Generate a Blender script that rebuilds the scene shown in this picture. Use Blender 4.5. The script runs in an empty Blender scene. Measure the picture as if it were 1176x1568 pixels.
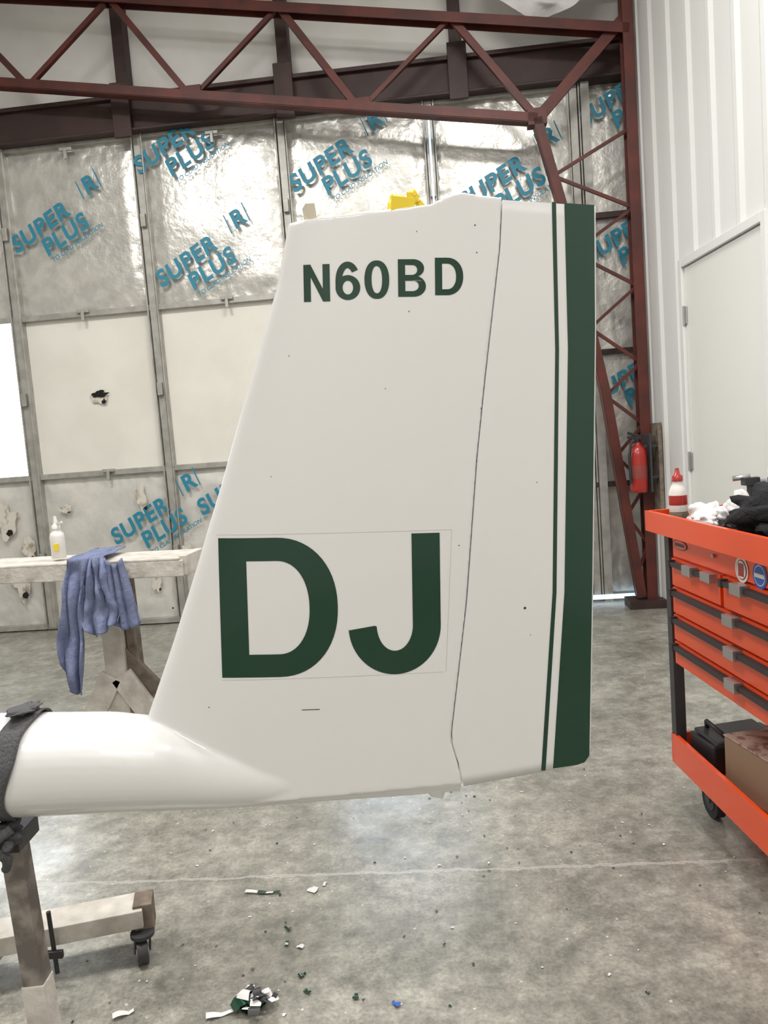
import bpy, bmesh, math, random
from mathutils import Vector, Matrix, Euler, noise
from mathutils.geometry import tessellate_polygon
from mathutils.bvhtree import BVHTree
random.seed(7)
scene=bpy.context.scene
scene.view_settings.view_transform='Standard'
scene.view_settings.exposure=0.0

# ------------------------------------------------------------ materials
def mat(name,col,rough=.5,metal=0,col2=None,nscale=6,nlo=.4,nhi=.6,bump=0,bscale=30,coat=0,spec=.5,emit=None,estr=0,detail=4,rough2=None):
    m=bpy.data.materials.new(name);m.use_nodes=True
    nt=m.node_tree;b=nt.nodes['Principled BSDF']
    b.inputs['Base Color'].default_value=(*col,1);b.inputs['Roughness'].default_value=rough
    b.inputs['Metallic'].default_value=metal;b.inputs['Coat Weight'].default_value=coat
    b.inputs['Specular IOR Level'].default_value=spec
    tc=nt.nodes.new('ShaderNodeTexCoord')
    if col2:
        n=nt.nodes.new('ShaderNodeTexNoise');n.inputs['Scale'].default_value=nscale;n.inputs['Detail'].default_value=detail
        nt.links.new(tc.outputs['Object'],n.inputs['Vector'])
        r=nt.nodes.new('ShaderNodeValToRGB');r.color_ramp.elements[0].position=nlo;r.color_ramp.elements[1].position=nhi
        r.color_ramp.elements[0].color=(*col,1);r.color_ramp.elements[1].color=(*col2,1)
        nt.links.new(n.outputs['Fac'],r.inputs['Fac']);nt.links.new(r.outputs['Color'],b.inputs['Base Color'])
    if bump:
        n2=nt.nodes.new('ShaderNodeTexNoise');n2.inputs['Scale'].default_value=bscale;n2.inputs['Detail'].default_value=3
        nt.links.new(tc.outputs['Object'],n2.inputs['Vector'])
        bp=nt.nodes.new('ShaderNodeBump');bp.inputs['Strength'].default_value=bump;bp.inputs['Distance'].default_value=.02
        nt.links.new(n2.outputs['Fac'],bp.inputs['Height']);nt.links.new(bp.outputs['Normal'],b.inputs['Normal'])
    if emit:
        b.inputs['Emission Color'].default_value=(*emit,1);b.inputs['Emission Strength'].default_value=estr
    return m
white_paint=mat('white_gloss_paint',(.75,.745,.735),.3,coat=.5)
green=mat('green_vinyl',(.003,.038,.019),.2,coat=.3)
tapeline=mat('tape_line',(.45,.44,.42),.5)
foil=mat('foil_insulation',(.56,.55,.52),.34,.55,col2=(.66,.645,.60),nscale=9,bump=.20,bscale=26)
foil_old=mat('foil_worn',(.60,.59,.555),.5,.2,col2=(.70,.68,.64),nscale=4,bump=.18,bscale=16)
cream=mat('cream_panel',(.74,.72,.66),.5,col2=(.79,.775,.71),nscale=2,bump=.05,bscale=8)
stile=mat('galvanised_steel',(.36,.35,.32),.45,.4,col2=(.45,.44,.41),nscale=12)
redsteel=mat('red_primer_steel',(.105,.020,.013),.5,.1,col2=(.065,.015,.011),nscale=5)
brownsteel=mat('brown_steel',(.050,.024,.020),.55,.1,col2=(.034,.017,.015),nscale=5)
wallwhite=mat('white_insulation_facing',(.80,.79,.76),.55,col2=(.68,.665,.63),nscale=1.2,bump=.15,bscale=6)
sidewhite=mat('white_ribbed_steel',(.78,.78,.76),.4)
doorwhite=mat('white_door_paint',(.78,.78,.735),.4)
bluetext=mat('blue_print',(.02,.22,.33),.5)
orange=mat('orange_enamel',(.80,.075,.010),.32,coat=.3)
blackpl=mat('black_plastic',(.02,.021,.023),.45)
darkgrey=mat('dark_grey_steel',(.055,.055,.06),.45,.3)
chrome=mat('dull_chrome',(.45,.45,.45),.3,.8)
rubber=mat('rubber',(.03,.03,.03),.8)
wood_w=mat('painted_dusty_wood',(.60,.57,.52),.75,col2=(.40,.37,.32),nscale=14,nlo=.42,nhi=.72,bump=.2,bscale=40)
wood_b=mat('weathered_wood',(.22,.18,.14),.8,col2=(.13,.10,.08),nscale=18,bump=.2,bscale=40)
steel_post=mat('dusty_steel_post',(.15,.135,.12),.55,.3,col2=(.30,.27,.24),nscale=22,nlo=.45,nhi=.65)
strapm=mat('grey_webbing',(.085,.085,.09),.85,bump=.4,bscale=160)
bluecloth=mat('blue_cloth',(.13,.155,.27),.9,col2=(.18,.21,.34),nscale=9,bump=.25,bscale=50)
whitecloth=mat('white_rag_cloth',(.68,.66,.66),.9,bump=.3,bscale=30)
blackcloth=mat('black_cloth',(.010,.010,.012),.95,bump=.5,bscale=60)
yellow=mat('yellow_tape',(.80,.60,.03),.5)
beige=mat('masking_paper',(.55,.50,.38),.7)
redp=mat('red_enamel',(.36,.018,.012),.35,coat=.3)
whitepl=mat('white_plastic',(.72,.70,.66),.4)
bluep=mat('blue_label',(.02,.10,.42),.4)
card=mat('cardboard_print',(.42,.31,.25),.8,col2=(.20,.11,.09),nscale=28,nlo=.5,nhi=.6)
cardp=mat('cardboard_side',(.30,.20,.13),.8)
dark=mat('dark_gap',(.008,.008,.008),.9)
daylight=mat('daylight_glass',(.8,.85,.9),.4,emit=(.86,.93,1.0),estr=6.0)
dimlight=mat('frosted_daylight_glass',(.7,.75,.8),.4,emit=(.72,.86,1.0),estr=3.2)
dayslit=mat('daylight_slit',(.8,.85,.9),.4,emit=(.50,.72,.9),estr=1.2)
lampm=mat('lamp_diffuser',(.9,.9,.9),.4,emit=(1,.95,.88),estr=10)
peeled=mat('peeled_backing',(.66,.63,.56),.8,col2=(.34,.29,.22),nscale=16,nlo=.5,nhi=.65)

# floor
def floor_material():
    m=bpy.data.materials.new('polished_concrete');m.use_nodes=True;nt=m.node_tree;b=nt.nodes['Principled BSDF'];L=nt.links.new
    tc=nt.nodes.new('ShaderNodeTexCoord')
    def nz(s,d=6,r=.6):
        n=nt.nodes.new('ShaderNodeTexNoise');n.inputs['Scale'].default_value=s;n.inputs['Detail'].default_value=d;n.inputs['Roughness'].default_value=r
        L(tc.outputs['Object'],n.inputs['Vector']);return n
    def ramp(f,a,ca,bb,cb):
        r=nt.nodes.new('ShaderNodeValToRGB');e=r.color_ramp.elements;e[0].position=a;e[0].color=(*ca,1);e[1].position=bb;e[1].color=(*cb,1);L(f,r.inputs['Fac']);return r
    def mix(fac,A,B,bt='MIX'):
        x=nt.nodes.new('ShaderNodeMix');x.data_type='RGBA';x.blend_type=bt
        if hasattr(fac,'links'):L(fac,x.inputs[0])
        else:x.inputs[0].default_value=fac
        for s_,i in((A,6),(B,7)):
            if hasattr(s_,'links'):L(s_,x.inputs[i])
            else:x.inputs[i].default_value=(*s_,1)
        return x.outputs[2]
    big=ramp(nz(1.1,5).outputs['Fac'],.38,(.225,.218,.192),.64,(.345,.337,.305))
    med=ramp(nz(7,8,.75).outputs['Fac'],.36,(.64,.64,.62),.66,(1.28,1.27,1.24))
    c=mix(1.0,big.outputs['Color'],med.outputs['Color'],'MULTIPLY')
    mid2=ramp(nz(22,6,.7).outputs['Fac'],.38,(.78,.78,.77),.62,(1.18,1.18,1.16))
    c=mix(1.0,c,mid2.outputs['Color'],'MULTIPLY')
    fine=ramp(nz(90,4,.7).outputs['Fac'],.3,(.72,.72,.72),.7,(1.24,1.24,1.24))
    c=mix(1.0,c,fine.outputs['Color'],'MULTIPLY')
    vo=nt.nodes.new('ShaderNodeTexVoronoi');vo.inputs['Scale'].default_value=20;L(tc.outputs['Object'],vo.inputs['Vector'])
    sp=ramp(vo.outputs['Distance'],.05,(1,1,1),.09,(0,0,0))
    gate=ramp(nz(2.3,3).outputs['Fac'],.44,(0,0,0),.52,(1,1,1))
    sg=nt.nodes.new('ShaderNodeMath');sg.operation='MULTIPLY';L(sp.outputs['Color'],sg.inputs[0]);L(gate.outputs['Color'],sg.inputs[1])
    c=mix(sg.outputs[0],c,(.58,.56,.52))
    sx=nt.nodes.new('ShaderNodeSeparateXYZ');L(tc.outputs['Object'],sx.inputs[0])
    n3=nz(9,6,.7)
    def ma(op,a,bv):
        k=nt.nodes.new('ShaderNodeMath');k.operation=op
        for i,s_ in enumerate((a,bv)):
            if hasattr(s_,'links'):L(s_,k.inputs[i])
            else:k.inputs[i].default_value=s_
        return k.outputs[0]
    y=ma('ADD',sx.outputs['Y'],ma('MULTIPLY',sx.outputs['X'],.071));y=ma('SUBTRACT',y,2.307)
    y=ma('ADD',y,ma('MULTIPLY',ma('SUBTRACT',n3.outputs['Fac'],.5),.06));d=ma('ABSOLUTE',y,0)
    lite=ramp(d,.003,(1,1,1),.006,(0,0,0));dk=ramp(d,.0018,(1,1,1),.003,(0,0,0))
    c=mix(ma('MULTIPLY',lite.outputs['Color'],.8),c,(.60,.58,.54));c=mix(ma('MULTIPLY',dk.outputs['Color'],.6),c,(.09,.08,.07))
    L(c,b.inputs['Base Color'])
    rr=ramp(nz(3,6,.7).outputs['Fac'],.35,(.19,.19,.19),.7,(.40,.40,.40));L(rr.outputs['Color'],b.inputs['Roughness'])
    bp=nt.nodes.new('ShaderNodeBump');bp.inputs['Strength'].default_value=.10;bp.inputs['Distance'].default_value=.01;L(nz(14,6,.6).outputs['Fac'],bp.inputs['Height']);L(bp.outputs['Normal'],b.inputs['Normal'])
    b.inputs['Specular IOR Level'].default_value=.6
    return m
concrete=floor_material()

# ------------------------------------------------------------ mesh helper
class M:
    def __init__(s): s.v=[];s.f=[];s.mi=[];s.sm=[];s.mats=[]
    def add(s,vs,fs,m,smooth=False):
        if m not in s.mats:s.mats.append(m)
        k=s.mats.index(m);o=len(s.v);s.v+=[Vector(v) for v in vs]
        for f in fs:s.f.append([i+o for i in f]);s.mi.append(k);s.sm.append(smooth)
    def box(s,c,size,m,rot=None):
        a,b,d=[x/2 for x in size];R=Euler(rot).to_matrix() if rot else Matrix.Identity(3);c=Vector(c)
        vs=[c+R@Vector((x*a,y*b,z*d)) for x in(-1,1) for y in(-1,1) for z in(-1,1)]
        s.add(vs,[(0,1,3,2),(4,6,7,5),(0,4,5,1),(2,3,7,6),(0,2,6,4),(1,5,7,3)],m)
    def bb(s,x0,x1,y0,y1,z0,z1,m): s.box(((x0+x1)/2,(y0+y1)/2,(z0+z1)/2),(abs(x1-x0),abs(y1-y0),abs(z1-z0)),m)
    def beam(s,p,q,w,h,m,up=(0,1,0)):
        p,q=Vector(p),Vector(q);d=(q-p).normalized();u=Vector(up);a=d.cross(u)
        if a.length<1e-4:a=d.cross(Vector((1,0,0)))
        a.normalize();b=a.cross(d).normalized()
        vs=[e+a*x*w/2+b*y*h/2 for e in(p,q) for x,y in((-1,-1),(1,-1),(1,1),(-1,1))]
        s.add(vs,[(3,2,1,0),(4,5,6,7),(0,1,5,4),(1,2,6,5),(2,3,7,6),(3,0,4,7)],m)
    def angle(s,p,q,w,m,t=.008,side=1):
        p,q=Vector(p),Vector(q);s.beam(p,q,w,t,m)
        d=(q-p).normalized();a=d.cross(Vector((0,1,0))).normalized()*side*(w/2)
        s.beam(p+a+Vector((0,w/2,0)),q+a+Vector((0,w/2,0)),t,w,m)
    def cyl(s,p,q,r1,r2,m,n=20,smooth=True):
        p,q=Vector(p),Vector(q);d=(q-p).normalized();a=d.orthogonal().normalized();b=d.cross(a)
        vs=[];
        for e,r in((p,r1),(q,r2)):
            for i in range(n):
                t=2*math.pi*i/n;vs.append(e+(a*math.cos(t)+b*math.sin(t))*r)
        s.add(vs,[(i,(i+1)%n,n+(i+1)%n,n+i) for i in range(n)],m,smooth)
        s.add(vs[:n],[list(range(n))[::-1]],m);s.add(vs[n:],[list(range(n))],m)
    def lathe(s,prof,loc,m,n=24,R=None):
        R=R or Matrix.Identity(3);loc=Vector(loc);vs=[];fs=[]
        for r,z in prof:
            for i in range(n):
                t=2*math.pi*i/n;vs.append(loc+R@Vector((r*math.cos(t),r*math.sin(t),z)))
        for j in range(len(prof)-1):
            for i in range(n):fs.append((j*n+i,j*n+(i+1)%n,(j+1)*n+(i+1)%n,(j+1)*n+i))
        s.add(vs,fs,m,True)
        s.add(vs[:n],[list(range(n))[::-1]],m);s.add(vs[-n:],[list(range(n))],m)
    def tube(s,pts,r,m,n=10):
        pts=[Vector(p) for p in pts];vs=[];fs=[]
        for i,p in enumerate(pts):
            d=(pts[min(i+1,len(pts)-1)]-pts[max(i-1,0)]).normalized();a=d.cross(Vector((.13,.2,1))).normalized();b=d.cross(a)
            for k in range(n):
                t=2*math.pi*k/n;vs.append(p+(a*math.cos(t)+b*math.sin(t))*r)
        for i in range(len(pts)-1):
            for k in range(n):fs.append((i*n+k,i*n+(k+1)%n,(i+1)*n+(k+1)%n,(i+1)*n+k))
        fs.append(list(range(n))[::-1]);fs.append([len(vs)-n+k for k in range(n)])
        s.add(vs,fs,m,True)
    def grid(s,fn,nu,nv,m,smooth=True):
        vs=[fn(i/nu,j/nv) for j in range(nv+1) for i in range(nu+1)]
        fs=[(j*(nu+1)+i,j*(nu+1)+i+1,(j+1)*(nu+1)+i+1,(j+1)*(nu+1)+i) for j in range(nv) for i in range(nu)]
        s.add(vs,fs,m,smooth)
    def blob(s,c,size,m,amp=.3,freq=2,seed=0,sub=4,flat=None):
        bm=bmesh.new();bmesh.ops.create_icosphere(bm,subdivisions=sub,radius=1)
        vs=[]
        for v in bm.verts:
            q=v.co+Vector((seed*3.1,seed,seed*1.7));k=1+amp*(abs(noise.noise(q*freq))*2-.5)+amp*.4*noise.noise(q*freq*2.7)
            p=Vector((v.co.x*size[0],v.co.y*size[1],v.co.z*size[2]))*k
            if flat is not None:p.z=max(p.z,flat)
            vs.append(p+Vector(c))
        fs=[[v.index for v in f.verts] for f in bm.faces];bm.free();s.add(vs,fs,m,True)
    def build(s,name,matrix=None,bevel=0,parent=None,solid=0,fix=True):
        me=bpy.data.meshes.new(name);me.from_pydata([tuple(v) for v in s.v],[],s.f)
        for m in s.mats:me.materials.append(m)
        me.polygons.foreach_set('material_index',s.mi);me.polygons.foreach_set('use_smooth',s.sm);me.update()
        if fix:
            bm=bmesh.new();bm.from_mesh(me);bmesh.ops.recalc_face_normals(bm,faces=bm.faces);bm.to_mesh(me);bm.free()
        ob=bpy.data.objects.new(name,me);bpy.context.collection.objects.link(ob)
        if matrix is not None:ob.matrix_world=matrix
        if parent:ob.parent=parent
        if solid:
            md=ob.modifiers.new('s','SOLIDIFY');md.thickness=solid
        if bevel:
            md=ob.modifiers.new('b','BEVEL');md.width=bevel;md.segments=2;md.limit_method='ANGLE';md.angle_limit=math.radians(50)
        return ob
def empty(name,matrix=None):
    e=bpy.data.objects.new(name,None);e.empty_display_size=.1;bpy.context.collection.objects.link(e)
    if matrix is not None:e.matrix_world=matrix
    return e
def interp(tab,t):
    if t<=tab[0][0]:return tab[0][1]
    for (a,x),(b,y) in zip(tab,tab[1:]):
        if t<=b:return x+(y-x)*(t-a)/(b-a)
    return tab[-1][1]

YAW=-math.atan(.09)
MW=Matrix.Translation((0,6.05,0))@Matrix.Rotation(YAW,4,'Z')   # back wall frame
MF=Matrix.Translation((0,5.70,0))@Matrix.Rotation(YAW,4,'Z')   # steel frame

# ------------------------------------------------------------ room shell
m=M();m.bb(-6.5,2.6,-5,7.2,-.1,0,concrete);m.build('floor')
m=M();m.bb(-6.5,2.6,-5,7.2,5.4,5.5,wallwhite);m.build('ceiling')
m=M();m.bb(-6.5,-6.4,-5,7.2,0,5.4,wallwhite);m.build('wall_left')
m=M();m.bb(-6.5,2.6,-5.1,-5,0,5.4,wallwhite);m.build('wall_front')
m=M()
m.bb(-6.5,2.3,.08,.16,0,5.4,wallwhite)
m.bb(-6.5,2.12,-.06,.08,3.85,4.12,brownsteel)
m.bb(-6.5,2.12,-.10,-.06,4.09,4.12,brownsteel);m.bb(-6.5,2.12,-.10,-.06,3.85,3.87,brownsteel)
for x in(-3.0,-1.76,-.50,.79):
    m.bb(x-.045,x+.045,-.04,.08,4.12,5.4,brownsteel);m.bb(x-.07,x+.07,-.12,-.10,3.80,4.2,brownsteel)
m.build('wall_back',MW,bevel=.004)
m=M();y=5.6;prof=[]
while y>-5:
    prof+=[(2.0,y),(2.0,y-.17),(1.986,y-.205),(1.986,y-.245),(2.0,y-.28)];y-=.3
door_y0,door_y1,door_z=3.93,4.94,2.30
vs=[];fs=[]
for (x,yy) in prof:vs+=[(x,yy,0),(x,yy,door_z+.05),(x,yy,5.4)]
for i in range(len(prof)-1):
    a=i*3;ym=(prof[i][1]+prof[i+1][1])/2
    if not(door_y0-.05<ym<door_y1+.05):fs.append((a,a+3,a+4,a+1))
    fs.append((a+1,a+4,a+5,a+2))
m.add(vs,fs,sidewhite)
m.bb(2.04,2.14,-5,6.0,0,5.4,brownsteel)
m.bb(1.985,2.04,5.58,5.62,0,5.4,sidewhite)
m.build('wall_right',fix=False)
m=M()
m.bb(1.975,2.035,door_y0-.05,door_y0,0,door_z+.05,sidewhite);m.bb(1.975,2.035,door_y1,door_y1+.05,0,door_z+.05,sidewhite)
m.bb(1.975,2.035,door_y0,door_y1,door_z,door_z+.05,sidewhite)
m.bb(1.995,2.03,door_y0+.006,door_y1-.006,.01,door_z-.006,doorwhite)
for z in(.3,1.08,2.0):
    m.cyl((1.985,door_y1,z-.06),(1.985,door_y1,z+.06),.010,.010,chrome,10);m.bb(1.985,1.994,door_y1-.035,door_y1,z-.055,z+.055,chrome)
m.lathe([(.012,0),(.012,.03),(.028,.04),(.028,.06),(.012,.07)],(1.995,door_y0+.06,1.0),chrome,16,Matrix.Rotation(-math.pi/2,3,'Y'))
m.build('door_2',bevel=.003)

# hangar door -------------------------------------------------
cols=[-3.96,-2.83,-1.70,-.57,.555,1.62];rows=[.03,1.27,2.54,3.85]
root=empty('door_1',MW)
def child(mo,name,**k):
    o=mo.build(name,**k);o.parent=root;return o
m=M()
for i,x in enumerate(cols):
    m.bb(x-.028,x+.028,-.015,.05,.02,3.86,stile)
    m.bb(x-.045,x-.034,-.03,.05,.02,3.86,stile);m.bb(x+.034,x+.045,-.03,.05,.02,3.86,stile)
for z in rows:
    m.bb(cols[0],cols[-1],-.01,.05,z-.022,z+.022,stile)
for x,z in((-2.27,2.54),(-1.1,2.54),(-2.2,1.27),(-1.05,1.27),(-2.27,3.78),(-1.1,3.78)):
    m.bb(x-.05,x+.05,-.035,-.01,z+.005,z+.03,stile);m.bb(x-.012,x+.012,-.045,-.02,z-.06,z+.02,stile)
for i in range(5):
    for z in(.6,1.9,3.2):m.bb(cols[i]-.02,cols[i]+.02,-.05,-.015,z-.05,z+.05,stile)
child(m,'door_frame',bevel=.003)
def cell(x0,x1,z0,z1,mt,amp,seed):
    mo=M()
    def fn(u,v):
        x=x0+(x1-x0)*u;z=z0+(z1-z0)*v
        e=min(u,1-u,v,1-v);d=.018-amp*min(1,e*9)*.9-amp*.7*noise.noise(Vector((x*3,z*3,seed)))*min(1,e*12)
        d-=amp*.6*noise.noise(Vector((x*19,z*15,seed+4)))*max(.18,1-e*7)
        return (x,d+.02,z)
    mo.grid(fn,64,64,mt);return mo
for i in range(5):
    x0,x1=cols[i]+.028,cols[i+1]-.028
    for j in range(3):
        z0,z1=rows[j]+.02,rows[j+1]-.02
        if j==1 and i in(0,3):continue
        if j==1:child(cell(x0,x1,z0,z1,cream,.002,i),'panel_%d%d'%(i,j))
        else:child(cell(x0,x1,z0,z1,foil if j==2 else foil_old,.016,i*3+j),'foil_%d%d'%(i,j))
m=M();m.bb(.548,.562,-.055,-.046,3.1,3.78,dayslit);child(m,'daylight_gap')
def patch(mo,x,z,w,h,mt,y=-.012,seed=0,n=26):
    vs=[(x,y,z)];
    for i in range(n):
        t=2*math.pi*i/n;k=.75+.45*noise.noise(Vector((math.cos(t)*1.7+seed,math.sin(t)*1.7,seed*2.3)))+.12*random.uniform(-1,1)
        vs.append((x+w/2*k*math.cos(t),y,z+h/2*k*math.sin(t)))
    mo.add(vs,[(0,i+1,(i+1)%n+1) for i in range(n)],mt)
m=M()
patch(m,-2.23,1.885,.19,.14,peeled,.018,3);patch(m,-2.22,1.905,.18,.065,dark,.010,5);patch(m,-2.19,1.84,.05,.05,dark,.010,6)
for a in[(-3.12,.95,.28,.42),(-3.05,.45,.22,.5),(-2.6,1.0,.12,.1),(-1.95,1.05,.12,.3),(-2.5,.2,.35,.18),(-1.9,.35,.1,.2),(-1.62,.55,.14,.25),(-1.4,.3,.12,.2),(-2.95,.7,.15,.3),(-1.2,.5,.1,.3)]:
    patch(m,*a,peeled,-.022,a[0]*7);patch(m,a[0]+.03,a[1]-a[3]*.28,a[2]*.3,a[3]*.15,dark,-.026,a[0]*3)
child(m,'damage_patches')
def words(body,size,x,z,rot,off=0,spacing=1.0,shear=.25):
    c=bpy.data.curves.new('print','FONT');c.body=body;c.size=size;c.shear=shear;c.offset=off;c.space_character=spacing;c.materials.append(bluetext);c.extrude=.0005
    o=bpy.data.objects.new('print_'+body.split()[0].lower(),c);bpy.context.collection.objects.link(o);o.parent=root
    o.matrix_local=Matrix.Translation((x,-.024,z))@Matrix.Rotation(rot,4,'Y')@Matrix.Rotation(math.pi/2,4,'X');return o
def stamp(x,z,k=1,parts='SPRT',rot=-.50):
    c,s_=math.cos(rot),math.sin(-rot)
    def at(u,v):return (x+(u*c-v*s_)*k,z+(u*s_+v*c)*k)
    if 'S' in parts:words('SUPER',.178*k,*at(-.37,.03),rot,.006*k,1.12,.12)
    if 'P' in parts:words('PLUS',.178*k,*at(-.17,-.13),rot,.006*k,1.12,.12)
    if 'R' in parts:
        words('R',.18*k,*at(.365,.07),rot,.006*k,1,.12)
        mo=M()
        for a,b in(((.325,.06),(.345,.21)),((.495,.06),(.515,.21))):
            p,q=at(*a),at(*b);mo.beam((p[0],-.022,p[1]),(q[0],-.022,q[1]),.009*k,.001,bluetext)
        child(mo,'print_frame')
    if 'T' in parts:words('TO CLAD INSULATION',.048*k,*at(-.16,-.195),rot,.0005)
for a in((-2.42,3.20),(-1.27,2.83),(-.16,3.44),(1.12,3.18),(-1.86,.83)):stamp(*a)
stamp(-1.36,3.70,parts='PST');stamp(-1.12,1.02,parts='S')
for z in(3.68,2.70,1.66):
    stamp(2.0,z,.9,'SP')
m=cell(1.66,2.15,.05,3.85,foil,.02,33)
for x in(1.70,):m.bb(x-.03,x+.03,-.05,.03,0,3.85,stile)
for z in(.9,1.9,2.9):m.bb(1.65,2.12,-.03,.0,z-.02,z+.02,brownsteel)
child(m,'side_insulation')
m=M();m.bb(1.45,2.0,-.06,-.05,.015,.05,dayslit);child(m,'threshold_gap')
for k,(i) in enumerate((0,3)):
    m=M();m.bb(cols[i]+.03,cols[i+1]-.03,.03,.045,1.295,2.52,(daylight,dimlight)[k])
    for a,b in((cols[i]+.03,cols[i]+.05),(cols[i+1]-.05,cols[i+1]-.03)):m.bb(a,b,-.01,.03,1.295,2.52,stile)
    child(m,'window_%d'%(k+1))

# ------------------------------------------------------------ steel frame
m=M()
def P(x,z,y=0):return (x,y,z)
for a,b in(((-4.6,4.55),(-2.58,4.19)),((-2.58,4.19),(1.28,3.52))):
    m.angle(P(*a),P(*b),.06,redsteel,.01,-1);m.beam(P(a[0],a[1],.09),P(b[0],b[1],.09),.06,.01,redsteel);m.beam(P(a[0],a[1]-.025,.045),P(b[0],b[1]-.025,.045),.012,.09,redsteel)
for a,b in(((-4.6,5.15),(-1.73,4.68)),((-1.73,4.68),(1.93,4.04))):
    m.angle(P(*a),P(*b),.065,redsteel,.01,1);m.beam(P(a[0],a[1],.09),P(b[0],b[1],.09),.065,.01,redsteel);m.beam(P(a[0],a[1]+.025,.045),P(b[0],b[1]+.025,.045),.012,.09,redsteel)
for a,b,w in(((-3.0,4.88),(-2.42,4.18),.045),((-2.38,4.17),(-1.76,4.66),.032),((-1.70,4.66),(-1.20,3.97),.045),((-1.14,3.96),(-.52,4.46),.030),((-.47,4.46),(.02,3.75),.05),((.07,3.74),(.70,4.25),.030),((.74,4.25),(1.26,3.56),.05),((1.28,3.52),(1.93,4.15),.075)):
    m.beam(P(*a,.045),P(*b,.045),w,.035,redsteel)
m.box((1.28,.045,3.53),(.13,.10,.11),redsteel)
for i,(x,z) in enumerate(((-1.17,3.975),(.045,3.755))):m.box((x,.02,z),(.14,.012,.08),redsteel)
inner=[(.08,1.85),(1.59,1.66),(2.93,1.42),(3.52,1.28)]
for (z0,x0),(z1,x1) in zip(inner,inner[1:]):
    m.angle(P(x0,z0),P(x1,z1),.06,redsteel,.01,1);m.beam(P(x0,z0,.10),P(x1,z1,.10),.06,.01,redsteel)
m.angle(P(1.92,.05),P(1.92,4.9),.07,redsteel,.01,-1);m.beam(P(1.92,.05,.10),P(1.92,4.9,.10),.07,.01,redsteel)
z=3.40;side=0
while z>.4:
    dz=.27 if z>2 else .22
    xi=interp(inner,z);xi2=interp(inner,z-dz)
    a,b=((xi,z),(1.92,z-dz)) if side else ((1.92,z),(xi2,z-dz))
    m.beam(P(*a,.05),P(*b,.05),.022,.02,redsteel);z-=dz;side^=1
m.box((1.88,.05,.03),(.26,.2,.06),brownsteel)
m.build('steel_truss_frame',MF)
m=M()
def fn(u,v):
    x=.95+u*.9;return (x,.1+.12*noise.noise(Vector((x*4,v*3,1)))-.05*v,4.75-.14*x-.36*v*math.sin(math.pi*min(1,u+.1))**.6+.06*noise.noise(Vector((x*6,v*4,5))))
m.grid(fn,40,14,whitecloth);m.build('torn_vapour_barrier',MF,fix=False)

# ------------------------------------------------------------ tail fin
YF=1.5
LE=[(.60,-.60),(.841,-.502),(.977,-.441),(1.118,-.382),(1.287,-.314),(1.441,-.256),(1.55,-.214),(1.658,-.172),(1.774,-.140)]
HG=[(.637,.117),(.70,.108),(.755,.096),(1.03,.146),(1.307,.184),(1.432,.205),(1.70,.253),(1.785,.262)]
TE=[(.672,.346),(.676,.368),(.69,.379),(1.032,.402),(1.54,.433),(1.763,.443)]
TEf=[(.6,.37),(1.032,.402),(1.54,.433),(1.763,.443)]
def half(x,z):
    le=interp(LE,z);te=interp(TEf,z);u=min(max((x-le)/(te-le),0),1)
    y=5*(.2969*math.sqrt(u)-.126*u-.3516*u*u+.2843*u**3-.1036*u**4)
    return .088*(te-le)*y+.0012
tops=[(-.133,0),(.13,.0),(.14,.004),(.16,.014),(.182,.018),(.262,.0)]
root=empty('airplane_tail_fin')
def section(left,right,nv,nu,zl,zr,topadd=None,scale=1,gap=0):
    mo=M();rowsv=[]
    for j in range(nv+1):
        v=j/nv;za=zl[0]+(zl[1]-zl[0])*v;zb=zr[0]+(zr[1]-zr[0])*v
        xa,xb=left(za)+gap,right(zb);ring=[]
        us=[(i/nu)**1.6 for i in range(nu+1)]
        for sg in(-1,1):
            for u in (us if sg<0 else us[::-1]):
                x=xa+(xb-xa)*u;z=za+(zb-za)*u
                if topadd and v>.9:z+=topadd(x)*(v-.9)/.1
                ring.append((x,YF+sg*half(x,z)*scale,z))
        rowsv.append(ring)
    n=len(rowsv[0]);vs=[p for r_ in rowsv for p in r_];fs=[]
    for j in range(nv):
        for i in range(n):fs.append((j*n+i,j*n+(i+1)%n,(j+1)*n+(i+1)%n,(j+1)*n+i))
    for jj in(0,nv):
        o=jj*n
        for i in range(n//2-1):fs.append((o+i,o+i+1,o+n-2-i,o+n-1-i))
    return mo,vs,fs
mo,vs,fs=section(lambda z:interp(LE,z),lambda z:interp(HG,z)+.002,50,40,(.66,1.774),(.66,1.788),lambda x:interp(tops,x))
mo.add(vs,fs,white_paint,True)
BO=[(-1.35,.775,.108,.108),(-1.0,.768,.105,.105),(-.75,.760,.101,.101),(-.58,.752,.098,.096),(-.46,.738,.090,.086),(-.36,.712,.070,.066),(-.27,.692,.052,.048),(-.15,.683,.045,.034),(0,.673,.037,.026),(.112,.668,.031,.022)]
vs=[];fs=[];n=40
XS=[-1.35+i*(1.462/60) for i in range(61)]
for x in XS:
    zc=interp([(b[0],b[1]) for b in BO],x);hz=interp([(b[0],b[2]) for b in BO],x);hy=interp([(b[0],b[3]) for b in BO],x)
    for i in range(n):
        t=2*math.pi*i/n;vs.append((x,YF+hy*math.cos(t),zc+hz*math.sin(t)))
for j in range(60):
    for i in range(n):fs.append((j*n+i,j*n+(i+1)%n,(j+1)*n+(i+1)%n,(j+1)*n+i))
fs.append(list(range(n))[::-1]);fs.append([60*n+i for i in range(n)])
mo.add(vs,fs,white_paint,True)
mo.cyl((.055,YF,.640),(.078,YF,.626),.012,.006,white_paint,12)
body=mo.build('fin_and_boom')
md=body.modifiers.new('r','REMESH');md.mode='VOXEL';md.voxel_size=.0036;md.use_smooth_shade=True
md=body.modifiers.new('sm','SMOOTH');md.factor=.5;md.iterations=7
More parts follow.
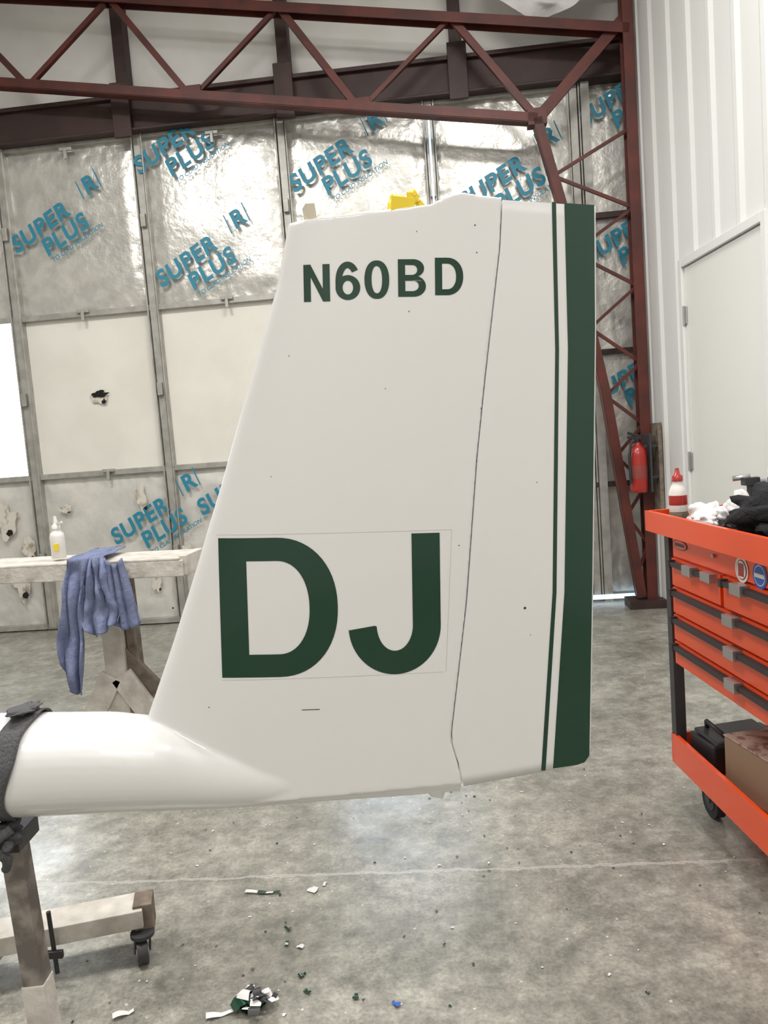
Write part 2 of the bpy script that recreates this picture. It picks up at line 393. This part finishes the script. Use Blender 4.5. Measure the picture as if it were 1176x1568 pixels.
mo,vs,fs=section(lambda z:interp(HG,z),lambda z:interp(TE,z),50,24,(.656,1.783),(.672,1.763),None,.985,.0035)
mo.add(vs,fs,white_paint,True);rud=mo.build('rudder')
bpy.context.view_layer.update();dg=bpy.context.evaluated_depsgraph_get()
def bvh_of(o):
    e=o.evaluated_get(dg);me=bpy.data.meshes.new_from_object(e)
    return BVHTree.FromPolygons([v.co.copy() for v in me.vertices],[list(p_.vertices) for p_ in me.polygons]),me
bv1,me1=bvh_of(body);bv2,me2=bvh_of(rud)
body.modifiers.clear();body.data=me1;body.data.materials.clear();body.data.materials.append(white_paint)
for p_ in body.data.polygons:p_.use_smooth=True;p_.material_index=0
for p_ in rud.data.polygons:
    if abs(p_.normal.z)>.8:p_.use_smooth=False
body.parent=root;rud.parent=root
def surf(x,z,off=.0007):
    best=None
    for b in(bv1,bv2):
        h=b.ray_cast(Vector((x,.8,z)),Vector((0,1,0)))
        if h[0] is not None and(best is None or h[0].y<best):best=h[0].y
    return (best if best is not None else YF-half(x,z))-off
def decal(name,polys,m_=green,origin=(0,0),rot=0,step=.02,sc=1,off=.0007,sx=1):
    bm=bmesh.new();c,s_=math.cos(rot),math.sin(rot)
    for loops in polys:
        L3=[[Vector((p[0]*sc*sx,p[1]*sc,0)) for p in l] for l in loops];flat=[v for l in L3 for v in l]
        bv=[bm.verts.new((origin[0]+v.x*c-v.y*s_,0,origin[1]+v.x*s_+v.y*c)) for v in flat]
        for t in tessellate_polygon(L3):
            try:bm.faces.new([bv[i] for i in t])
            except Exception:pass
    xs=[v.co.x for v in bm.verts];zs=[v.co.z for v in bm.verts]
    for ax,lo,hi,st in(((1,0,0),min(xs),max(xs),step),((0,0,1),min(zs),max(zs),step*2)):
        t=lo+st
        while t<hi:
            bmesh.ops.bisect_plane(bm,geom=bm.verts[:]+bm.edges[:]+bm.faces[:],plane_co=Vector(ax)*t,plane_no=ax,dist=1e-6);t+=st
    for v in bm.verts:v.co.y=surf(v.co.x,v.co.z,off)
    for f in bm.faces:
        f.normal_update()
        if f.normal.y>0:f.normal_flip()
        f.smooth=True
    me=bpy.data.meshes.new(name);bm.to_mesh(me);bm.free();me.materials.append(m_)
    o=bpy.data.objects.new(name,me);bpy.context.collection.objects.link(o);o.parent=root;return o
def arc(cx,cy,a,b,t0,t1,n=20,e=1.0):
    out=[]
    for i in range(n+1):
        t=math.radians(t0+(t1-t0)*i/n);c,s_=math.cos(t),math.sin(t)
        out.append((cx+a*math.copysign(abs(c)**e,c),cy+b*math.copysign(abs(s_)**e,s_)))
    return out
def stroke(pts,w):
    out=[];Ls=[];Rs=[]
    for i,p in enumerate(pts):
        a=Vector(pts[max(i-1,0)]);b=Vector(pts[min(i+1,len(pts)-1)]);d=(b-a).normalized();n_=Vector((-d.y,d.x))*w/2;p=Vector(p)
        Ls.append(p+n_);Rs.append(p-n_)
    for i in range(len(pts)-1):out.append([[tuple(Rs[i]),tuple(Rs[i+1]),tuple(Ls[i+1]),tuple(Ls[i])]])
    return out
def Dshape(w,h,sx,sy,str_):
    o=[(0,0)]+arc(str_,h/2,w-str_,h/2,-90,90,30,.93)+[(0,h)]
    i=[(sx,sy)]+arc(str_,h/2,w-str_-sx,h/2-sy,-90,90,30,.93)+[(sx,h-sy)]
    return [[o,i]]
decal('letter_D_large',Dshape(.235,.279,.056,.046,.116),origin=(-.3385,.917),rot=-.052,sc=.975)
Wj,Hj,sj=.184,.283,.056
J=[(Wj,Hj),(Wj-sj,Hj)]+[(Wj-sj,.10)]+arc((Wj)/2+.000,.10,Wj/2-sj,.10-.048,0,-178,26)+[(.052,.100),(0,.092)]+arc(Wj/2,.098,Wj/2,.098,-180,0,34)
decal('letter_J_large',[[J]],origin=(-.0905,.9025),rot=-.056,sc=.975)
r0=-.024;bx,bz=-.1205,1.6225;K=.975
def at(x):return (bx+x*math.cos(r0),bz+x*math.sin(r0))
h=.0705;sw=.0130;rr=-.060;SX=1.06
decal('letter_N',[[[(0,0),(sw,0),(sw,h*.66),(.048-sw,0),(.048,0),(.048,h),(.048-sw,h),(.048-sw,h*.34),(sw,h),(0,h)]]],origin=at(0),rot=rr,sc=K,sx=SX)
def ringd(cx,cy,a,b,sx,sy,e=1.0):return [[arc(cx,cy,a,b,0,351,40,e),arc(cx,cy,a-sx,b-sy,0,351,40,e)]]
decal('digit_6',ringd(.0225,.0230,.0225,.0235,sw,.0105)+stroke(arc(.0225,.0375,.0225-sw/2,.0338-.0055,35,180,26),sw*.93)+stroke([(sw/2,.039),(sw/2,.020)],sw*.97),origin=at(.0600),rot=rr,sc=K,sx=SX)
decal('digit_0',ringd(.0225,.035,.0225,.0362,sw,.0105,.9),origin=at(.1145),rot=rr,sc=K,sx=SX)
Bo=[(0,0),(.029,0)]+arc(.029,.0198,.0215,.0198,-90,70,16)+arc(.028,.0535,.0195,.0170,-50,90,16)+[(0,h)]
decal('letter_B',[[Bo,[(sw,.0105),(.028,.0105)]+arc(.028,.0205,.0095,.0095,-80,80,10)+[(sw,.030)],[(sw,.041),(.027,.041)]+arc(.027,.0505,.008,.0090,-80,80,10)+[(sw,.060)]]],origin=at(.1775),rot=rr,sc=K,sx=SX)
decal('letter_D_small',Dshape(.0515,.0705,sw,.0110,.022),origin=at(.2470),rot=rr,sc=K,sx=SX)
decal('stripe_wide',[[[(.3825,1.7715),(.375,1.5),(.343,1.03),(.3005,.672),(.350,.6735),(.366,.677),(.3765,.690),(.3995,1.032),(.4305,1.54),(.4402,1.7655)]]])
decal('stripe_thin',[[[(.3585,1.7745),(.3500,1.5),(.3190,1.03),(.2760,.670),(.2850,.670),(.3270,1.03),(.3575,1.5),(.3665,1.7735)]]])
sp=[]
for x,z in((-.189,.842),):
    sp+=[[[(x,z),(x+.035,z-.002),(x+.035,z-.0005),(x,z+.0012)]]]
for x,z,r_ in((.20,1.40,.0012),(.185,1.30,.001),(.262,1.005,.0026),(-.157,1.525,.001),(-.21,1.30,.001),(.10,1.775-.04,.001),(.075,1.59,.0012),(-.43,1.055,.002),(.14,1.14,.0012),(.21,1.74,.0014),(-.37,.86,.0012),(.30,1.25,.001),(.02,1.45,.0009),(.27,.95,.001),(.21,1.69,.0012)):
    sp+=[[arc(x,z,r_,r_,0,330,8)]]
decal('specks',sp,blackpl)
tl=stroke([(-.345,1.196),(.128,1.172)],.0005)+stroke([(-.34,.912),(.095,.893)],.0005)+stroke([(.128,1.172),(.098,.893)],.0005)
decal('tape_outline',tl,tapeline,off=.0005)
m=M()
m.blob((.070,YF,1.790),(.020,.016,.024),yellow,.3,2,3,3);m.blob((.098,YF-.005,1.802),(.012,.012,.014),yellow,.5,3,9,3);m.blob((.112,YF,1.788),(.008,.010,.010),yellow,.5,3,5,3)
m.box((.078,YF-.02,1.786),(.045,.004,.030),yellow,(0,.1,.2))
m.box((-.098,YF,1.788),(.018,.03,.032),beige,(0,-.1,.3))
m.build('masking_tape',bevel=.002).parent=root
m=M();m.cyl((.150,YF-.012,1.788),(.166,YF-.012,1.793),.010,.010,white_paint,16);m.cyl((.1495,YF-.0125,1.7878),(.1505,YF-.0125,1.7882),.006,.006,beige,12)
m.build('hinge_tab').parent=root

# ------------------------------------------------------------ support stand + strap
m=M()
m.beam((-.800,YF,.60),(-.778,YF,.085),.042,.042,steel_post)
m.beam((-.7875,YF,.30),(-.778,YF,.085),.047,.047,wood_w)
m.box((-1.05,YF,.08),(.64,.085,.055),wood_w)
m.box((-1.15,1.58,.08),(.085,.86,.05),wood_w)
m.beam((-1.75,1.80,.115),(-.745,2.025,.115),.10,.05,wood_w,up=(0,0,1))
m.box((-.745,2.025,.105),(.05,.075,.085),wood_b,(0,0,.22))
m.cyl((-.945,1.905,.03),(-.950,1.905,.20),.006,.006,blackpl,8);m.box((-.947,1.900,.085),(.05,.012,.02),blackpl)
m.box((-.80,YF,.615),(.065,.09,.035),darkgrey)
def fn(u,v):
    t=math.radians(200+140*u);return (-.86+.05*v,YF+.112*math.cos(t),.766+.112*math.sin(t))
m.grid(fn,20,2,darkgrey)
def caster(mo,x,y,r,top,yaw=0,wm=rubber):
    R=Matrix.Rotation(yaw,3,'Z');a=R@Vector((1,0,0));c=Vector((x,y,r))
    mo.cyl(c-a*.014,c+a*.014,r,r,wm,24);mo.cyl(c-a*.016,c+a*.016,r*.55,r*.55,chrome,16)
    for s_ in(-1,1):mo.beam(c+a*.02*s_,Vector((x,y+.015,top))+a*.02*s_,.03,.004,darkgrey,up=tuple(a))
    mo.cyl((x,y+.015,top-.006),(x,y+.015,top+.004),.032,.032,darkgrey,16)
caster(m,-.740,1.965,.032,.075,.4,darkgrey)
caster(m,-1.62,1.80,.032,.075,.4,darkgrey)
caster(m,-.778,1.50,.026,.052,0,darkgrey);caster(m,-1.15,1.19,.026,.052,0,darkgrey)
m.build('tail_support_stand',bevel=.004)
m=M();n=80
def sfn(u,v):
    t=2*math.pi*u;w=.047
    x=-.768+.030*math.sin(t)+(v-.5)*w+.003*math.sin(5*t);rad=.1065+.0012*math.sin(9*t)
    return (x,YF+rad*math.cos(t),.762+rad*math.sin(t))
m.grid(sfn,n,4,strapm)
m.blob((-.80,YF-.045,.632),(.036,.035,.028),strapm,.5,2.2,4,4)
m.blob((-.745,YF-.01,.876),(.028,.04,.006),strapm,.4,2,7,3)
m.tube([(-.83,YF-.08,.665),(-.80,YF-.085,.63),(-.775,YF-.075,.60),(-.79,YF-.06,.575)],.009,strapm)
m.tube([(-.82,YF-.06,.64),(-.79,YF-.085,.645),(-.765,YF-.07,.66)],.010,strapm)
m.build('ratchet_strap',fix=False,solid=.003)

# ------------------------------------------------------------ work bench (left)
m=M()
m.beam((-2.5,3.50,.945),(-.86,3.34,.925),.27,.012,wood_w,up=(0,0,1))
m.beam((-2.5,3.40,.912),(-.86,3.24,.885),.07,.07,wood_w)
m.beam((-2.5,3.62,.912),(-.86,3.46,.885),.04,.07,wood_b)
m.box((-.855,3.33,.895),(.035,.22,.085),wood_w,(0,0,-.1))
for x in(-1.26,-2.3):
    m.beam((x,3.42,.88),(x+.01,3.42,.10),.09,.09,wood_w);m.beam((x+.07,3.46,.88),(x+.08,3.46,.10),.04,.09,wood_b)
    m.beam((x,3.42,.52),(x+.26,3.42,.20),.07,.035,wood_b)
    m.beam((x-.01,3.37,.40),(x-.17,3.37,.12),.10,.03,wood_w);m.beam((x+.03,3.37,.40),(x+.20,3.37,.12),.10,.03,wood_w)
    m.box((x+.02,3.42,.06),(.52,.12,.09),wood_w)
    for s_ in(-.2,.22):m.box((x+s_,3.42,.01),(.08,.1,.02),rubber)
m.build('sawhorse_bench',bevel=.004)
m=M()
bot=[(0,.52),(.10,.40),(.30,.385),(.38,.52),(.44,.68),(.6,.63),(.74,.64),(.86,.67),(1,.68)]
def cf(u,v):
    zb=interp(bot,u)+.02*noise.noise(Vector((u*15,1,1)));z=.965-(.965-zb)*max(0,(v-.12)/.88)
    x=-1.262+(u-.5)*(.13+.13*min(1,v*1.3))+.02*noise.noise(Vector((u*3,v*3,9)))-.015*v
    fold=.034*math.sin(u*17+2.5*v)*min(1,v*2)+.035*noise.noise(Vector((u*6,v*4,2)))
    y=3.235-.02-abs(fold)-.02*v
    if v<.12:y=3.235+.28*(.12-v)/.12;z=.958+.01*noise.noise(Vector((u*8,v*20,3)))
    return (x,y,z)
m.grid(cf,70,60,bluecloth)
def cf2(u,v):
    z=.955-.28*v-.03*math.sin(u*3);x=-1.145+(u-.5)*(.07+.05*v)+.03*v
    return (x,3.20-.02*abs(math.sin(u*9+v)),z)
m.grid(cf2,24,24,bluecloth)
m.build('blue_work_shirt',fix=False,solid=.004)
m=M()
m.lathe([(.028,0),(.031,.005),(.031,.095),(.028,.110),(.016,.122),(.016,.128)],(-1.44,3.36,.949),whitepl)
m.lathe([(.018,.128),(.018,.145),(.010,.150),(.009,.160),(.006,.185)],(-1.44,3.36,.949),whitepl,16)
m.beam((-1.44,3.36,1.10),(-1.405,3.34,1.108),.010,.010,whitepl);m.box((-1.435,3.328,1.0),(.022,.004,.03),yellow)
m.build('squeeze_bottle')

# ------------------------------------------------------------ tool cart
MC=Matrix(((.03,1,0,.953),(-1,.03,0,2.56),(0,0,1,0),(0,0,0,1)))
m=M()
W,D=.92,.46
m.bb(0,W,.008,D,.53,.985,orange)
m.bb(-.09,W+.09,-.035,D+.03,.985,.998,orange)
m.bb(-.09,W+.09,-.045,-.030,.975,1.045,orange);m.bb(-.09,W+.09,D+.02,D+.035,.975,1.045,orange)
m.bb(-.10,-.085,-.045,D+.035,.975,1.045,orange);m.bb(W+.085,W+.10,-.045,D+.035,.975,1.045,orange)
m.bb(-.06,W+.06,-.02,D+.01,.998,1.002,blackpl)
for l in(-.018,W+.018):
    for yy in(.012,D-.01):m.bb(l-.018,l+.018,yy-.018,yy+.018,.19,.985,darkgrey)
m.bb(-.02,W+.02,0,D,.19,.205,orange);m.bb(-.03,W+.03,-.010,.004,.165,.27,orange);m.bb(-.03,W+.03,D-.004,D+.01,.165,.27,orange)
m.bb(-.035,-.02,-.01,D+.01,.165,.27,orange);m.bb(W+.02,W+.035,-.01,D+.01,.165,.27,orange)
def drawer(l0,l1,z0,z1):
    m.bb(l0,l1,-.010,.008,z0,z1,orange)
    m.bb(l0+.02,l1-.02,-.030,-.008,z1-.022,z1-.007,blackpl)
    m.bb(l0+.012,l0+.03,-.032,-.006,z1-.026,z1-.003,blackpl)
    m.bb(l1-.075,l1-.012,-.036,-.006,z1-.026,z1+.001,chrome)
    if l0>.2 :m.bb(l0+.09,l0+.15,-.038,-.006,z1-.03,z1+.0,chrome)
    elif l1>.5:m.bb(l0+.40,l0+.46,-.038,-.006,z1-.03,z1+.0,chrome)
    else:m.bb(l0+.14,l0+.20,-.038,-.006,z1-.03,z1+.0,chrome)
drawer(.03,.37,.805,.895);drawer(.39,.89,.805,.895)
drawer(.03,.89,.712,.797);drawer(.03,.89,.620,.704);drawer(.03,.89,.537,.612)
m.bb(.03,.89,-.004,.008,.902,.975,orange)
def disc(l,z,a,b,mt,y):
    vs=[(l,y,z)]+[(l+a*math.cos(2*math.pi*i/28),y,z+b*math.sin(2*math.pi*i/28)) for i in range(28)]
    m.add(vs,[(0,i+1,(i+1)%28+1) for i in range(28)],mt)
disc(.09,.945,.055,.017,darkgrey,-.0055);disc(.09,.945,.050,.0145,orange,-.0065)
m.bb(.055,.125,-.0072,-.0066,.940,.950,darkgrey)
for l,z,mt in((.49,.930,whitepl),(.585,.930,bluep)):
    disc(l,z,.036,.036,mt,-.0055);disc(l,z,.028,.028,redp if mt is whitepl else whitepl,-.0062);disc(l,z,.025,.025,mt,-.0070)
m.bb(.56,.61,-.0078,-.0070,.924,.935,whitepl);m.bb(.475,.505,-.0078,-.0070,.912,.948,redp)
m.cyl((.33,-.006,.945),(.33,-.012,.945),.006,.006,chrome,12)
m.build('tool_cart',MC,bevel=.003)
m2=M()
def cst(l,y):
    c=Vector((l,y,.06))
    m2.cyl(c-Vector((0,.016,0)),c+Vector((0,.016,0)),.058,.058,rubber,28);m2.cyl(c-Vector((0,.018,0)),c+Vector((0,.018,0)),.034,.034,darkgrey,20)
    for s_ in(-1,1):m2.beam(c+Vector((0,.023*s_,0)),Vector((l+.02,y+.023*s_,.15)),.035,.004,darkgrey,up=(0,1,0))
    m2.box((l+.02,y,.157),(.09,.08,.012),chrome)
for l in(.06,.80):
    for yy in(.09,.38):cst(l,yy)
o=m2.build('casters',MC,bevel=.002);cart=bpy.data.objects['tool_cart'];o.parent=cart;o.matrix_parent_inverse=MC.inverted()
m=M();m.box((.47,.22,.285),(.48,.30,.155),cardp,(0,0,.12));m.box((.47,.22,.366),(.485,.305,.006),card,(0,0,.12))
m.build('cardboard_box',MC,bevel=.003)
m=M();m.box((.10,.16,.255),(.15,.26,.09),blackpl,(0,0,.1));m.box((.10,.15,.306),(.13,.22,.012),darkgrey,(0,.1,.15));m.tube([(.05,.08,.31),(.09,.06,.35),(.14,.07,.34),(.16,.10,.31)],.008,blackpl)
m.build('power_tool_case',MC,bevel=.01)
m=M();m.blob((.55,.21,1.075),(.22,.16,.085),blackcloth,.45,1.8,2,5,-.070);m.blob((.43,.14,1.06),(.12,.13,.075),blackcloth,.4,2,6,4,-.055);m.blob((.53,.25,1.12),(.16,.12,.075),blackcloth,.4,2,8,4,-.1)
m.build('black_jacket',MC)
m=M();m.blob((.12,.08,1.035),(.06,.06,.045),whitecloth,.35,1.8,11,4,-.032);m.blob((.18,.16,1.05),(.05,.05,.055),whitecloth,.35,1.8,14,4,-.045);m.blob((.20,.03,1.03),(.05,.035,.030),whitecloth,.35,2,17,4,-.025)
m.build('white_rag',MC)
m=M();b=(-.03,.045,1.003)
S=1.22
def sc_(pr):return [(r_*S,z_*S) for r_,z_ in pr]
m.lathe(sc_([(.022,0),(.024,.004),(.024,.085),(.018,.100),(.012,.112),(.012,.118)]),b,whitepl);m.lathe(sc_([(.0245,.05),(.0248,.052),(.0248,.075),(.0245,.077)]),b,redp)
m.lathe(sc_([(.0245,.012),(.0248,.014),(.0248,.03),(.0245,.032)]),b,wood_b)
m.lathe(sc_([(.015,.116),(.015,.130),(.008,.135),(.005,.152)]),b,redp,16);m.build('glue_bottle',MC)
m=M();b=(.08,.335,1.003)
def s2(pr):return [(r_*1.05,z_*1.22) for r_,z_ in pr]
m.lathe(s2([(.031,0),(.033,.004),(.033,.135),(.026,.150),(.016,.156)]),b,whitepl);m.lathe(s2([(.0335,.085),(.0336,.087),(.0336,.112),(.0335,.114)]),b,bluep);m.lathe(s2([(.0335,.042),(.0336,.044),(.0336,.075),(.0335,.077)]),b,redp)
m.lathe(s2([(.014,.156),(.014,.175),(.010,.178)]),b,redp,16);m.build('spray_can',MC)
m=M();m.tube([(.0,.22,1.140),(.02,.27,1.145)],.009,chrome,12);m.cyl((.03,.265,1.003),(.03,.265,1.12),.012,.012,darkgrey,16);m.box((.03,.265,1.13),(.03,.05,.025),darkgrey);m.build('air_blow_gun',MC)

# ------------------------------------------------------------ fire extinguisher
m=M();ex,ey=1.815,5.42;b=(ex,ey,.86)
m.lathe([(.052,0),(.060,.01),(.062,.03),(.062,.26),(.054,.305),(.032,.33),(.022,.34),(.022,.355)],b,redp,28)
m.lathe([(.0625,.10),(.0627,.102),(.0627,.19),(.0625,.192)],b,mat('extinguisher_label',(.26,.05,.04),.5),28)
m.cyl((ex,ey,1.21),(ex,ey,1.24),.016,.016,blackpl,14);m.beam((ex+.03,ey,1.235),(ex-.07,ey,1.255),.02,.010,blackpl);m.beam((ex+.03,ey,1.25),(ex-.07,ey,1.285),.02,.008,blackpl)
m.tube([(ex-.02,ey-.02,1.23),(ex-.055,ey-.03,1.21),(ex-.072,ey-.04,1.13),(ex-.072,ey-.04,1.02),(ex-.07,ey-.05,.93)],.011,blackpl)
m.bb(ex+.065,ex+.08,ey-.06,ey+.06,.86,1.27,darkgrey);m.bb(ex+.04,ex+.145,ey-.01,ey+.01,1.17,1.19,darkgrey);m.bb(ex+.04,ex+.145,ey-.01,ey+.01,.95,.97,darkgrey)
m.bb(1.955,1.984,5.40,5.54,.72,1.34,wood_b)
m.build('fire_extinguisher',bevel=.003)

# ------------------------------------------------------------ scraps on the floor
m=M()
def scrap(x,y,w,l,mt,curl=.3,ang=None,z=.002):
    a=random.uniform(0,6.28) if ang is None else ang;c,s_=math.cos(a),math.sin(a);ph=random.uniform(0,3)
    def fn(u,v):
        px=(u-.5)*l;py=(v-.5)*w*(1+.3*math.sin(u*4+ph));return (x+px*c-py*s_,y+px*s_+py*c,z+curl*w*abs(math.sin(u*3+ph)))
    m.grid(fn,8,3,mt)
scrap(-.44,2.246,.014,.07,green,.3,-.1);scrap(-.47,2.25,.012,.09,whitecloth,.4,-.2);scrap(-.303,2.245,.025,.03,whitecloth,.1)
scrap(-.27,2.27,.010,.02,whitecloth)
for x,y in((-.354,1.995),(-.316,1.977),(-.299,1.863),(-.158,1.771),(-.28,1.80),(-.36,2.06)):scrap(x,y,.012,.020,green if random.random()<.6 else whitecloth,.4)
scrap(-.06,1.735,.012,.022,bluep,.5);scrap(-.73,1.77,.016,.05,whitecloth,.5)
for i in range(24):
    x=-.415+random.gauss(0,.022);y=1.765+random.gauss(0,.020);scrap(x,y,random.uniform(.014,.032),random.uniform(.03,.055),random.choice([green,whitecloth,whitecloth,blackpl]),.6,None,.003+random.random()*.022)
scrap(-.485,1.745,.016,.07,whitecloth,.4,.2)
for i in range(120):
    x=random.uniform(-.9,1.0);y=random.uniform(1.65,3.3);s_=random.uniform(.003,.007);scrap(x,y,s_,s_*1.6,random.choice([green,whitecloth,blackpl,whitecloth,wood_b]),.3)
m.build('vinyl_scraps',fix=False)

# ------------------------------------------------------------ lights
def fixture(x,y,z,e,sx=1.2,sy=.35):
    mo=M();mo.bb(-sx/2,sx/2,-sy/2,sy/2,.03,.09,whitepl);mo.bb(-sx/2+.02,sx/2-.02,-sy/2+.02,sy/2-.02,.015,.03,lampm)
    for a in(-.4,.4):mo.cyl((a,0,.09),(a,0,5.4-z),.006,.006,darkgrey,6)
    mo.build('ceiling_lamp',Matrix.Translation((x,y,z)))
    l=bpy.data.lights.new('lamp_light','AREA');l.shape='RECTANGLE';l.size=sx;l.size_y=sy;l.energy=e;l.color=(1,.975,.945)
    o=bpy.data.objects.new('lamp_light',l);bpy.context.collection.objects.link(o);o.location=(x,y,z)
for x,y,e in((-2.1,2.5,118),(.6,2.7,98),(-2.4,-.8,58),(.6,-.8,52),(-.9,-3.2,58)):fixture(x,y,4.9,e)
w=bpy.data.worlds.new('w');scene.world=w;w.use_nodes=True;w.node_tree.nodes['Background'].inputs[0].default_value=(.75,.85,1,1);w.node_tree.nodes['Background'].inputs[1].default_value=.6

# ------------------------------------------------------------ camera
cam=bpy.data.cameras.new('camera');co=bpy.data.objects.new('camera',cam);bpy.context.collection.objects.link(co)
cam.sensor_fit='VERTICAL';cam.sensor_height=24;cam.lens=24*1660/2212
p=math.radians(5.2);r=math.radians(4.3)
fwd=Vector((0,math.cos(p),-math.sin(p)));up=Vector((0,math.sin(p),math.cos(p)));rt=Vector((1,0,0))
rx=rt*math.cos(r)-up*math.sin(r);ry=up*math.cos(r)+rt*math.sin(r)
Rm=Matrix((rx,ry,-fwd)).transposed().to_4x4();co.matrix_world=Matrix.Translation((0,0,1.35))@Rm
cam.clip_start=.05
scene.camera=co
